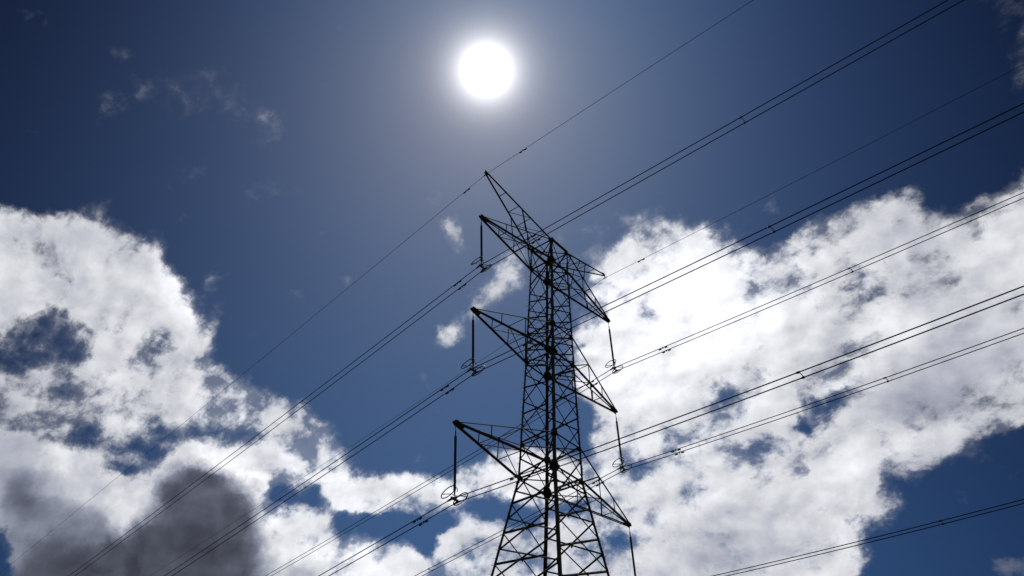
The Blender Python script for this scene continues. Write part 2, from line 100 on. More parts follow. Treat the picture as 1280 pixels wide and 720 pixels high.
(-0.2848,0.1883,"601 601 601 601 670 537 651 603 656 381 715 508 779 599 420 542 701 531 636 662 561 713 607 532 600 735 447 834 377 783 504 577 904 113 669 877 239 999 472 0 938 435 341 856 737 637 616 604 602 601 601 601 601 601 601 601 601 601 601 601 601 601 601 601 601 601 601 601 601 601 601 601")],
"Ba":[(-0.8687,-0.7283,"256 256 256 257 258 262 274 295 326 368 413 438 440 415 377 344 320 311 321 343 369 394 414 428 429 414 385 345 303 263 214 160 140 146 140 120 100 83 68 51 34 18 6 0 1 8 21 39 61 86 111 135 156 174 191 205 215 220 219 218 220 220 208 188 171 166 172 186 205 225 253 364 483 644 719 768 814 831 854 842 691 682 736 785 838 880 915 999 959 912 854 800 749 708 663 620 587 556 522 497 480 467 459 445 433 431 435 426 417 421 421 411"),
(-0.2148,0.5138,"163 163 163 164 164 167 173 183 197 212 224 227 217 199 182 168 160 155 148 142 140 145 155 171 182 188 189 187 186 185 184 181 180 189 204 216 233 251 266 273 273 267 257 247 240 235 231 226 219 211 201 192 182 174 165 157 149 141 135 130 127 124 119 106 90 80 82 94 112 128 154 407 646 841 894 933 970 991 999 992 893 849 903 925 934 932 878 943 853 782 706 635 570 518 464 395 344 286 217 179 138 96 61 42 27 12 0 3 8 8 18 34"),
(-0.4331,0.3200,"667 667 667 667 666 663 654 638 613 582 552 539 548 574 605 632 651 664 674 685 697 712 729 746 761 767 761 746 723 701 682 664 652 658 676 692 705 720 731 736 733 721 706 690 679 672 670 670 671 670 669 666 662 657 651 643 635 626 617 604 589 578 578 580 575 571 572 581 594 604 603 631 708 921 978 989 999 973 930 852 603 498 493 477 447 410 359 373 275 203 131 69 22 0 0 6 11 23 48 76 121 170 210 260 329 389 431 492 549 583 625 661"),
(-0.3993,0.2173,"742 742 742 742 744 749 764 794 839 899 964 999 992 947 888 836 799 778 770 767 762 749 729 706 685 673 673 681 693 702 709 716 724 713 679 645 616 587 562 547 545 554 571 589 604 615 624 634 646 661 678 696 714 732 750 768 786 802 818 837 861 878 875 867 869 873 871 861 846 834 829 752 631 350 268 239 211 230 267 355 663 768 757 762 774 786 808 737 820 869 895 892 860 804 742 667 577 482 397 337 265 178 99 60 42 19 0 38 89 123 210 308"),
(-0.3129,0.2229,"685 685 684 684 683 681 676 670 669 675 696 712 748 774 776 766 750 746 767 808 863 918 963 990 991 964 914 848 777 701 603 468 389 380 349 292 226 164 112 68 35 11 0 3 21 55 102 161 227 298 371 441 508 572 632 688 731 756 757 739 714 688 659 631 610 599 595 594 595 596 594 588 472 750 896 954 999 983 917 777 351 275 246 258 308 383 476 594 641 657 660 653 657 665 675 684 686 681 670 670 686 693 695 686 666 638 606 579 553 526 500 489"),
(-0.1892,0.3299,"347 347 347 347 348 351 359 375 401 436 477 500 506 486 450 412 378 355 336 319 296 262 209 150 93 63 69 104 156 215 274 314 327 292 225 167 118 65 21 0 3 29 68 108 141 164 180 195 214 239 271 306 343 382 422 462 497 524 543 557 571 575 557 535 523 516 509 503 497 485 478 685 929 508 299 205 109 102 110 233 825 865 799 766 725 665 477 352 332 339 335 312 258 199 141 78 48 31 20 33 93 179 270 354 477 619 748 855 936 984 999 985"),
(-0.2817,0.3322,"510 510 510 509 505 495 466 409 320 207 92 38 78 185 300 391 444 471 480 479 466 436 390 340 298 283 297 331 371 418 483 539 539 490 443 418 397 371 353 349 360 379 401 420 432 439 444 451 464 484 509 536 564 591 617 642 662 675 676 660 631 605 601 617 627 624 617 614 613 603 585 745 999 826 689 558 427 391 348 400 712 656 577 524 472 403 255 171 125 140 195 279 363 445 505 549 591 622 637 650 652 633 606 585 540 458 357 250 162 98 34 0"),
(-0.3666,0.2826,"613 613 613 613 610 600 574 512 408 264 99 0 30 162 320 453 544 597 636 664 689 711 733 756 766 764 750 726 695 656 604 556 558 585 589 580 569 561 551 543 537 536 540 547 555 562 568 572 573 572 570 567 564 563 564 566 570 572 565 542 503 476 489 541 598 631 640 632 618 606 630 725 565 415 453 493 512 522 537 536 548 657 587 537 512 493 533 530 647 709 747 765 772 758 738 693 648 572 472 443 411 375 354 356 371 414 492 577 656 747 893 999"),
(-0.2379,0.1875,"504 504 504 504 504 505 507 515 532 557 590 616 606 571 524 482 445 421 373 331 282 232 185 141 107 111 157 242 347 459 598 700 637 531 499 503 509 526 553 583 615 638 640 627 609 594 590 596 612 634 658 684 710 734 752 766 775 781 787 793 800 803 798 773 737 708 681 651 618 591 603 592 341 907 983 868 808 822 721 602 110 0 75 115 168 232 518 604 621 661 735 825 906 916 881 777 665 519 362 321 348 406 446 436 407 420 472 504 542 642 846 999"),
(-0.2123,0.3413,"419 419 419 419 419 418 415 408 393 366 327 297 289 311 351 399 438 472 515 555 563 543 497 444 389 350 328 315 309 320 372 457 492 459 417 385 385 402 422 441 455 462 456 432 395 350 313 293 294 309 329 348 359 361 354 341 325 312 303 293 282 282 306 329 332 334 339 343 348 353 372 537 741 999 653 345 145 23 42 148 207 0 156 246 329 445 582 824 740 667 578 487 378 300 218 137 132 177 253 318 430 560 642 610 477 344 280 310 354 364 359 360"),
(-0.2319,0.2456,"448 448 448 448 449 451 457 472 494 524 553 570 551 514 480 459 451 451 457 462 464 459 458 490 520 568 600 586 531 470 435 435 432 444 498 545 544 502 473 468 472 483 504 530 553 567 569 558 536 508 482 457 433 408 381 355 336 331 344 368 394 415 437 481 536 567 572 560 537 511 542 999 743 271 395 553 612 606 514 428 540 618 454 388 341 278 238 68 399 594 739 815 872 818 666 425 276 131 0 24 217 486 699 804 854 843 757 577 392 247 185 209"),
(-0.2008,0.2232,"473 473 473 472 471 468 458 461 483 527 602 660 668 635 599 580 577 584 611 625 637 654 655 632 573 496 421 374 364 375 399 464 493 425 403 457 508 556 583 592 590 576 548 507 461 421 397 389 391 396 400 399 393 383 368 352 337 326 322 324 332 348 369 368 340 322 326 346 368 383 402 459 694 999 875 553 261 184 227 451 619 432 517 502 463 443 540 196 0 31 178 393 663 826 913 938 864 682 432 343 269 207 180 246 409 589 666 529 382 390 573 732"),
(-0.2674,0.1905,"459 459 460 460 461 464 475 485 497 511 524 528 545 549 534 503 479 452 432 426 438 489 581 695 799 863 859 779 658 565 547 534 473 422 472 571 607 597 603 626 642 641 622 592 565 559 577 608 632 640 635 625 620 624 638 659 681 699 712 726 747 756 729 687 666 659 644 611 573 551 567 481 0 971 999 513 219 235 430 834 533 699 664 624 602 620 601 623 631 660 681 643 610 578 550 537 530 533 537 519 496 463 451 497 619 746 835 862 808 627 338 168"),
(-0.2507,0.1846,"688 688 688 688 689 689 692 680 646 585 492 440 420 456 524 608 683 747 760 740 719 724 721 665 543 389 256 198 253 367 440 475 513 508 513 542 569 596 607 606 609 619 628 631 621 601 580 565 558 558 561 564 567 567 567 566 565 563 559 552 543 543 561 586 609 630 645 648 648 658 691 599 473 477 319 559 794 801 677 426 421 338 463 528 597 738 856 720 570 562 576 569 600 576 573 586 610 628 604 559 475 351 260 323 522 749 924 999 938 675 249 0"),
(-0.2342,0.2307,"444 444 444 445 447 451 465 473 473 460 426 383 392 431 468 492 501 498 507 524 515 505 472 457 484 551 629 670 636 567 561 610 566 468 465 540 581 588 585 576 564 537 492 443 404 380 373 384 412 452 495 534 566 589 603 610 612 610 602 582 556 567 638 651 581 528 493 446 401 385 416 179 459 376 239 440 573 614 497 399 584 0 617 708 680 778 999 645 358 280 305 410 565 620 621 592 482 349 259 262 355 516 662 717 719 653 554 446 364 342 457 600"),
(-0.1315,0.2379,"262 262 261 259 251 231 181 120 80 79 207 363 517 576 552 488 436 392 348 316 278 269 299 369 445 518 551 512 425 346 293 270 317 378 428 473 490 468 444 420 396 377 365 362 366 369 365 357 350 343 332 317 304 295 294 297 305 319 362 470 649 781 723 522 354 274 221 142 55 0 84 559 999 437 59 310 537 483 350 50 243 200 393 340 260 237 193 469 380 397 391 403 377 370 364 333 385 443 468 474 424 323 227 148 138 229 389 516 565 516 331 169"),
(-0.1477,0.0934,"468 468 468 467 464 455 437 399 357 329 390 502 626 717 791 873 913 952 977 959 943 871 742 587 446 337 274 275 336 449 618 800 857 888 928 903 909 937 937 902 823 697 541 385 268 217 232 291 370 454 529 583 605 588 535 462 394 366 414 560 781 951 949 848 778 743 712 672 625 583 555 608 0 217 999 835 571 600 618 840 350 820 786 875 883 675 215 200 676 783 783 708 580 544 537 545 515 517 587 639 636 678 745 740 712 603 487 492 559 628 669 666"),
(-0.1939,0.1102,"791 791 791 791 791 792 788 785 776 747 670 582 537 550 603 656 696 704 650 610 578 593 617 649 641 613 557 504 514 600 623 476 582 951 999 812 653 550 494 481 482 500 542 593 643 683 714 733 739 734 722 711 707 711 725 746 765 771 749 683 585 521 551 610 674 706 630 397 127 0 250 676 586 651 682 575 542 468 695 940 375 429 873 798 715 716 532 447 467 620 727 799 851 858 650 323 282 469 801 898 782 584 454 507 671 813 824 634 457 449 626 788"),
(-0.1317,0.0977,"651 651 651 651 651 651 649 648 650 635 599 582 530 496 474 480 516 559 623 628 685 718 710 656 583 484 442 510 632 673 646 707 539 129 44 166 315 433 473 488 557 644 707 751 786 811 803 754 683 618 571 541 519 500 483 467 460 469 495 536 588 681 815 857 819 795 723 532 311 184 319 469 849 143 889 734 356 525 517 755 448 25 889 880 727 593 0 523 976 921 652 476 144 179 492 937 999 795 444 342 370 465 569 644 709 712 650 550 469 447 541 658"),
(-0.1737,0.2018,"604 604 604 602 597 582 547 480 394 308 297 361 487 587 615 585 547 513 440 382 354 376 402 431 443 439 422 420 456 497 453 349 419 586 579 483 438 433 421 407 392 386 402 443 497 542 563 550 513 466 423 390 368 358 357 362 367 369 375 408 488 593 648 554 371 285 318 424 550 629 587 384 375 401 501 461 334 308 486 849 999 0 521 512 324 285 589 324 514 480 453 463 514 538 505 445 426 415 409 421 470 522 555 505 418 338 341 484 602 578 443 353"),
(-0.0952,0.1143,"539 539 539 537 531 512 475 392 290 189 219 355 523 632 603 520 455 418 482 531 541 506 450 406 363 330 372 539 738 812 782 878 816 560 325 84 0 80 154 221 319 458 604 704 726 688 628 571 518 466 415 369 325 274 212 145 91 78 149 338 621 813 741 584 557 575 547 446 322 271 386 561 39 721 385 345 515 548 525 412 246 848 207 144 482 999 840 473 111 248 448 459 573 538 422 280 303 427 562 544 436 405 426 466 588 566 436 362 364 422 484 496")],
"Bb":[(-1.0818,-0.9044,"244 244 244 245 321 449 585 686 742 807 901 999 928 805 679 655 601 502 461 373 227 42 114 224 300 288 236 156 80 46 36 15 0 17 73 156 243 339 451 548 613 646 651 633 599 555 507 460 413 370 334 305 284 268 258 252 248 246 245 245 244 244 244 244 244 244 244 244 244 244 244 244"),
(-0.8234,0.3602,"810 810 810 811 854 931 999 997 869 613 282 14 0 57 145 226 261 404 481 549 620 792 749 784 819 828 826 826 832 840 840 829 812 798 784 767 742 713 682 642 594 546 508 487 486 506 542 586 633 677 715 746 768 785 795 802 806 808 809 810 810 810 810 810 810 810 810 810 810 810 810 810"),
(-0.3452,0.8754,"217 217 217 216 205 239 373 613 878 999 870 525 325 143 34 12 9 10 0 27 147 319 282 244 205 209 225 252 280 293 290 297 311 318 316 316 330 353 379 406 432 451 458 450 428 395 357 321 289 263 245 232 225 220 218 217 217 216 216 217 217 217 217 217 217 217 217 217 217 217 217 217"),
(-0.2458,0.7810,"202 202 202 203 329 624 918 999 734 363 154 245 257 356 461 481 527 523 505 476 385 202 233 192 161 155 157 163 167 167 168 171 166 151 133 122 112 84 45 13 0 6 32 68 104 134 155 172 183 192 197 200 202 202 203 202 202 202 202 202 202 202 202 202 202 202 202 202 202 202 202 202"),
(-0.4254,0.1485,"948 948 948 949 996 999 900 755 611 671 939 693 751 831 866 787 712 455 211 159 407 902 829 715 634 602 547 512 471 396 257 134 50 1 0 81 266 463 594 677 742 801 856 903 936 954 959 957 953 950 948 946 946 945 946 947 947 948 948 948 948 948 948 948 948 948 948 948 948 948 948 948"),
(-0.4668,0.3968,"598 598 598 595 331 0 2 397 882 999 680 471 274 216 273 455 708 926 972 963 884 645 633 661 670 623 564 501 455 438 443 410 351 310 314 365 414 429 430 444 464 473 476 476 479 485 494 508 523 539 553 566 576 585 590 594 595 597 597 598 598 598 598 598 598 598 598 598 598 598 598 598"),
(-0.2938,0.3723,"345 345 345 349 711 999 830 329 0 364 455 299 303 209 40 145 490 699 710 752 929 785 652 596 525 438 389 353 334 321 333 312 269 249 280 353 428 504 607 753 868 883 816 717 618 534 471 425 392 367 353 344 341 341 342 342 343 344 344 345 345 345 345 345 345 345 345 345 345 345 345 345"),
(-0.2892,0.3431,"470 470 470 465 63 20 425 859 713 320 34 0 167 519 737 679 725 584 438 339 286 327 373 262 207 246 306 401 499 519 464 421 416 406 379 374 450 604 791 947 999 916 742 560 428 363 348 368 393 414 432 446 457 462 467 469 469 470 470 470 470 470 470 470 470 470 470 470 470 470 470 470"),
(-0.2140,0.3856,"295 295 295 291 15 65 310 709 324 126 571 0 167 614 797 494 243 6 74 303 714 999 673 745 803 681 597 446 280 160 196 250 267 312 418 515 472 342 252 252 292 323 350 377 396 404 401 390 373 355 336 323 312 305 299 298 296 296 296 295 295 295 295 295 295 295 295 295 295 295 295 295"),
(-0.2949,0.3134,"514 514 514 515 551 659 316 520 699 0 882 686 150 207 764 587 202 109 493 866 999 80 222 320 321 342 360 336 292 264 307 400 494 562 595 591 569 572 593 583 545 507 474 456 457 474 496 514 526 530 530 528 525 521 519 518 516 515 515 514 514 514 514 514 514 514 514 514 514 514 514 514"),
(-0.3609,0.3789,"472 472 472 475 785 639 219 660 153 626 999 235 0 481 642 564 777 732 510 342 249 461 472 377 401 471 509 522 524 547 498 490 524 557 563 538 519 516 497 456 423 425 448 476 496 505 505 497 488 480 473 470 470 471 471 472 471 472 472 472 472 472 472 472 472 472 472 472 472 472 472 472"),
(-0.2666,0.2436,"542 542 542 538 335 237 693 836 0 876 474 19 623 999 249 322 298 518 495 679 974 183 229 234 414 433 391 389 381 416 523 592 644 639 573 518 515 508 481 405 356 412 534 653 729 756 744 714 677 644 612 587 570 559 551 547 545 543 543 542 542 542 542 542 542 542 542 542 542 542 542 542"),
(-0.2547,0.3875,"389 389 389 396 789 275 359 251 420 593 300 397 376 424 524 555 449 344 0 252 999 400 650 238 174 328 405 485 524 634 580 472 430 391 315 252 298 339 312 361 439 445 400 346 309 294 298 315 333 349 362 373 381 384 384 388 388 388 389 389 389 389 389 389 389 389 389 389 389 389 389 389"),
(-0.2273,0.3413,"401 401 401 413 999 150 579 190 467 712 270 273 397 539 564 496 289 307 359 656 146 477 184 279 565 653 507 332 47 0 284 386 457 462 384 406 540 545 481 480 495 464 398 334 300 291 297 312 331 349 365 378 389 397 400 401 400 401 401 401 401 401 401 401 401 401 401 401 401 401 401 401"),
(-0.3226,0.1768,"667 667 667 665 715 829 229 949 513 680 666 670 761 999 510 843 0 690 717 995 431 946 976 647 470 412 473 530 649 727 648 672 686 668 649 604 550 570 625 705 753 717 625 534 481 471 494 532 570 600 625 642 651 660 666 666 668 668 668 668 667 667 667 667 667 667 667 667 667 667 667 667"),
(-0.2052,0.1599,"526 526 526 533 661 200 935 305 659 436 565 431 226 273 624 999 351 331 874 845 194 650 841 491 283 439 510 568 574 713 715 701 724 703 617 505 424 230 0 170 545 776 876 894 865 816 769 742 704 665 628 599 575 554 542 536 531 529 527 527 526 526 526 526 526 526 526 526 526 526 526 526"),
(-0.2024,0.1299,"652 652 652 650 537 796 408 582 690 637 441 677 581 493 589 673 762 925 498 30 809 820 541 863 753 423 156 0 6 191 670 976 999 893 820 799 652 388 241 412 677 794 778 697 607 543 519 532 552 571 591 606 622 634 640 649 649 650 651 652 652 652 652 652 652 652 652 652 652 652 652 652"),
(-0.1717,0.2739,"360 360 360 356 327 360 448 508 172 550 213 755 0 380 113 999 190 441 315 249 416 64 358 757 546 513 462 420 349 316 430 447 398 320 257 279 373 466 531 485 392 344 336 357 393 426 443 440 438 430 418 404 392 381 369 368 366 364 362 361 361 361 360 360 360 360 360 360 360 360 360 360"),
(-0.1892,0.1953,"483 483 483 481 508 546 407 575 440 549 500 256 916 0 464 999 168 643 789 76 655 692 294 81 528 555 609 631 604 418 329 333 410 497 544 585 609 559 487 479 500 496 480 478 491 507 518 518 514 510 507 502 500 498 491 494 485 484 484 484 484 483 483 483 483 483 483 483 483 483 483 483"),
(-0.2099,0.2156,"488 488 488 494 590 514 477 448 660 405 504 452 412 685 780 239 0 999 498 338 526 160 321 660 613 632 626 641 633 549 481 428 411 434 475 504 468 355 272 384 567 659 652 596 532 484 456 449 451 454 460 466 475 490 491 486 487 488 488 488 488 488 488 488 488 488 488 488 488 488 488 488"),
(-0.1501,0.1116,"595 595 595 593 514 743 473 563 575 738 388 672 468 697 156 861 909 555 0 958 548 674 84 588 597 417 613 806 983 542 128 145 341 662 970 999 680 323 165 369 678 811 778 671 566 500 475 489 511 530 546 560 567 574 594 607 594 595 595 595 595 596 595 595 595 595 595 595 595 595 595 595")],
}


world = bpy.data.worlds.new('World'); scn.world = world; world.use_nodes = True
nt = world.node_tree; nt.nodes.clear()
def N(t, **k):
    n = nt.nodes.new(t)
    for a, b in k.items(): setattr(n, a, b)
    return n
def put(sock, v):
    if hasattr(v, 'is_output') or isinstance(v, bpy.types.NodeSocket): nt.links.new(v, sock)
    else: sock.default_value = v
def M(op, a, b=0.0, c=0.0, clamp=False):
    n = N('ShaderNodeMath', operation=op, use_clamp=clamp); put(n.inputs[0], a); put(n.inputs[1], b); put(n.inputs[2], c); return n.outputs[0]
def V(op, a, b=(0, 0, 0), c=(0, 0, 0)):
    n = N('ShaderNodeVectorMath', operation=op); put(n.inputs[0], a); put(n.inputs[1], b)
    if op in ('MULTIPLY_ADD',): put(n.inputs[2], c)
    if op == 'SCALE': put(n.inputs[3], c)
    return n.outputs[1] if op in ('DOT_PRODUCT', 'LENGTH', 'DISTANCE') else n.outputs[0]
def noise(vec, scale, detail, rough, dist=0.0, lac=2.0, col=False):
    n = N('ShaderNodeTexNoise', noise_dimensions='3D'); put(n.inputs['Vector'], vec)
    n.inputs['Scale'].default_value = scale; n.inputs['Detail'].default_value = detail
    n.inputs['Roughness'].default_value = rough; n.inputs['Distortion'].default_value = dist; n.inputs['Lacunarity'].default_value = lac
    return n.outputs['Color'] if col else n.outputs['Fac']
def smooth(x, lo, hi, a=0.0, b=1.0, kind='SMOOTHSTEP'):
    n = N('ShaderNodeMapRange', interpolation_type=kind); put(n.inputs['Value'], x)
    put(n.inputs['From Min'], lo); put(n.inputs['From Max'], hi); put(n.inputs['To Min'], a); put(n.inputs['To Max'], b); return n.outputs[0]
def mixc(f, a, b, blend='MIX'):
    n = N('ShaderNodeMix', data_type='RGBA', blend_type=blend); put(n.inputs[0], f); put(n.inputs[6], a); put(n.inputs[7], b); return n.outputs[2]

gen = N('ShaderNodeTexCoord').outputs['Generated']
dirn = V('NORMALIZE', gen)
# ragged edges: the look-up direction is stirred a little by turbulence
w1 = V('SUBTRACT', noise(dirn, 26, 4, .55, col=True), (.5, .5, .5))
w2 = V('SUBTRACT', noise(dirn, 70, 6, .65, col=True), (.5, .5, .5))
dw = V('ADD', dirn, V('SCALE', w1, c=0.018)); dw = V('NORMALIZE', V('ADD', dw, V('SCALE', w2, c=0.020)))
ca, sa = math.cos(az), math.sin(az)
xr = V('DOT_PRODUCT', dw, (ca, sa, 0)); yr = V('DOT_PRODUCT', dw, (-sa, ca, 0)); zr = V('DOT_PRODUCT', dw, (0, 0, 1))
azr = M('ARCTAN2', yr, xr); el = M('ARCSINE', zr)
u = M('MULTIPLY_ADD', azr, 1 / (2 * math.radians(55)), .5, True); v = M('MULTIPLY_ADD', el, 1 / math.radians(70), -5 / 70, True)
def tables(key, coord):
    out = []
    rows = SKY_TABLES[key]
    for i in range(0, len(rows), 3):
        n = N('ShaderNodeRGBCurve'); put(n.inputs['Color'], coord)
        mp = n.mapping; mp.use_clip = False; lo, span = [], []
        for c in range(3):
            l, h, s = rows[i + c]; vals = [int(t) / 999 for t in s.split()]
            lo.append(l); span.append(h - l); cv = mp.curves[c]; k = len(vals) - 1
            cv.points[0].location = (0, vals[0]); cv.points[1].location = (1, vals[-1])
            for j in range(1, k): cv.points.new(j / k, vals[j])
        mp.update()
        out.append(V('MULTIPLY_ADD', n.outputs[0], tuple(span), tuple(lo)))
    return out
def lookup(name):
    a = tables(name + 'a', u); b = tables(name + 'b', v); t = None
    for p, q in zip(a, b):
        d = V('DOT_PRODUCT', p, q); t = d if t is None else M('ADD', t, d)
    return t
dens = lookup('D'); bri = lookup('B'); bri = M('MULTIPLY', bri, bri)
inr = M('MULTIPLY', smooth(el, math.radians(4), math.radians(12)), 1.0)
# cloud texture
squash = V('MULTIPLY', dirn, (1.0, .68, 1.0))     # drawn out along the wind, which blows along the line
fb = noise(squash, 17, 13, .635, .2)
fb2 = noise(squash, 62, 10, .65, .3)
tex = M('ADD', M('MULTIPLY_ADD', fb, 1.0, -.5), M('MULTIPLY_ADD', fb2, .5, -.25))
# behind and beside the viewer: scattered fair-weather cloud
away = smooth(M('ABSOLUTE', azr), math.radians(42), math.radians(54))
gencl = smooth(noise(dirn, 3.2, 3, .5), .42, .62, 0, .85)
bri = M('ADD', M('MULTIPLY', bri, M('SUBTRACT', 1.0, away)), M('MULTIPLY', away, .5))
dens = M('ADD', M('MULTIPLY', dens, M('SUBTRACT', 1.0, away)), M('MULTIPLY', gencl, away))
amp = smooth(dens, .02, .42, 1.3, 3.4)
veil = smooth(dens, .1, .62, .22, 1.0)
field = M('MULTIPLY_ADD', tex, amp, M('MULTIPLY_ADD', dens, 1.17, -.14))
alpha = M('POWER', smooth(field, .12, .94, kind='LINEAR'), 1.4)
haze_ = M('MULTIPLY', smooth(M('MULTIPLY_ADD', tex, 1.1, dens), .16, .62), .15)
alpha = M('MAXIMUM', M('MULTIPLY', alpha, veil), haze_)
thick = smooth(field, .5, 1.15)
# brightness of the cloud: backlit, bright where thin, grey where thick
mott = noise(squash, 9, 7, .55, .1); mott2 = noise(squash, 34, 6, .58, .1)
bvar = M('ADD', M('MULTIPLY_ADD', mott, .55, -.275), M('MULTIPLY_ADD', mott2, .45, -.225))
# billows: the side of each billow facing the sun is brighter
toward = V('NORMALIZE', V('SUBTRACT', tuple(SUN), dirn))
rl = M('SUBTRACT', noise(squash, 17, 6, .55, .1), noise(V('ADD', squash, V('SCALE', toward, c=.012)), 17, 6, .55, .1))
bvar = M('ADD', M('MULTIPLY', bvar, .85), M('MULTIPLY', rl, 1.3))
cb = M('MAXIMUM', M('MULTIPLY', M('MAXIMUM', bri, .07), M('ADD', 1.0, bvar)), .03)
cb = M('MULTIPLY', cb, smooth(thick, 0.0, 1.0, 1.22, .93))
tint = mixc(smooth(cb, .06, .8), (.78, .86, 1.17, 1), (.97, .98, 1.03, 1))
cloud = V('SCALE', tint, c=M('MULTIPLY', cb, 2 ** -EXPO))
# clear sky
sky = N('ShaderNodeTexSky', sky_type='NISHITA', sun_disc=False)
sky.sun_elevation = math.asin(SUN.z); sky.sun_rotation = math.atan2(SUN.x, SUN.y)
sky.air_density = 1.0; sky.dust_density = 0.4; sky.ozone_density = 3.0
# glow round the sun: the disc itself and the aureole of forward-scattered light
cosang = V('DOT_PRODUCT', dirn, tuple(SUN)); ang = M('ARCCOSINE', M('MINIMUM', cosang, 1.0)); angd = M('MULTIPLY', ang, 180 / math.pi)
# the deep, contrasty blue of a short exposure: per-channel fall-off away from the sun and towards the zenith
a_ = M('MINIMUM', angd, 50.0); e_ = M('MULTIPLY', M('ARCSINE', V('DOT_PRODUCT', dirn, (0, 0, 1))), 180 / math.pi)
z0 = M('ARCTAN2', V('DOT_PRODUCT', dirn, (-sa, ca, 0)), V('DOT_PRODUCT', dirn, (ca, sa, 0)))
z_ = M('MINIMUM', M('MULTIPLY', M('ABSOLUTE', z0), 180 / math.pi), 48.0); z2 = M('MULTIPLY', z_, z_)
comb = N('ShaderNodeCombineXYZ')
for i, (c0, c1, c2, c3) in enumerate(((.44607, -.03999, -.01419, -.00044), (-.3531, -.01158, .00101, -.00063), (-.79992, .00664, .01096, -.00066))):
    t = M('ADD', M('MULTIPLY_ADD', a_, c1, c0), M('ADD', M('MULTIPLY', e_, c2), M('MULTIPLY', z2, c3)))
    nt.links.new(M('EXPONENT', t), comb.inputs[i])
skyc = V('MULTIPLY', sky.outputs[0], comb.outputs[0]); skyc = V('SCALE', skyc, c=0.05 * 2 ** -EXPO)
def expo(k): return M('EXPONENT', M('MULTIPLY', angd, -1 / k))
glow = M('ADD', M('MULTIPLY', expo(.80), 5.6), M('MULTIPLY', expo(2.0), .40))
glowc = V('SCALE', (1, .99, .98), c=M('MULTIPLY', glow, 2 ** -EXPO))
skyc = V('ADD', skyc, glowc)
final = mixc(M('MULTIPLY', alpha, inr), skyc, cloud)
bg = N('ShaderNodeBackground'); put(bg.inputs['Color'], final); bg.inputs['Strength'].default_value = 1.0
wo = N('ShaderNodeOutputWorld'); nt.links.new(bg.outputs[0], wo.inputs[0])
world.cycles.sampling_method = 'MANUAL'; world.cycles.sample_map_resolution = 512

# ------------------------------------------------------------------ materials
def mat(name, col, rough=.5, metal=0.0, var=.0, scale=20, col2=None, bump=0.0):
    m = bpy.data.materials.new(name); m.use_nodes = True; t = m.node_tree; b = t.nodes['Principled BSDF']
    b.inputs['Roughness'].default_value = rough; b.inputs['Specular IOR Level'].default_value = .12; b.inputs['Metallic'].default_value = metal
    tc = t.nodes.new('ShaderNodeTexCoord'); n = t.nodes.new('ShaderNodeTexNoise'); n.inputs['Scale'].default_value = scale; n.inputs['Detail'].default_value = 6
    t.links.new(tc.outputs['Object'], n.inputs['Vector'])
    r = t.nodes.new('ShaderNodeValToRGB'); r.color_ramp.elements[0].position = .35; r.color_ramp.elements[1].position = .65
    c2 = col2 or tuple(x * (1 - var) for x in col)
    r.color_ramp.elements[0].color = (*col, 1); r.color_ramp.elements[1].color = (*c2, 1)
    t.links.new(n.outputs['Fac'], r.inputs[0]); t.links.new(r.outputs[0], b.inputs['Base Color'])
    if bump:
        bp = t.nodes.new('ShaderNodeBump'); bp.inputs['Strength'].default_value = bump; t.links.new(n.outputs['Fac'], bp.inputs['Height']); t.links.new(bp.outputs[0], b.inputs['Normal'])
    return m
STEEL = mat('weathered_galvanised_steel', (.046, .041, .036), .85, 0, .35, 3.0)
STEEL2 = mat('weathered_galvanised_bracing', (.048, .043, .038), .85, 0, .35, 3.0)
RUBBER = mat('grey_silicone_rubber', (.045, .045, .05), .6, 0, .2, 4)
FITTING = mat('galvanised_fittings', (.07, .07, .07), .5, .5, .25, 12)
ALU = mat('weathered_aluminium_strand', (.02, .02, .021), .8, 0, .3, 30)
EARTHW = mat('weathered_steel_strand', (.035, .035, .036), .8, 0, .3, 30)
CAST = mat('cast_iron_weights', (.07, .07, .07), .6, .3, .3, 30)
CONC = mat('concrete', (.33, .32, .30), .9, 0, .3, 6, bump=.2)
GRASS = mat('pasture_grass', (.055, .075, .025), .95, 0, 0, .35, (.10, .095, .045), bump=.4)

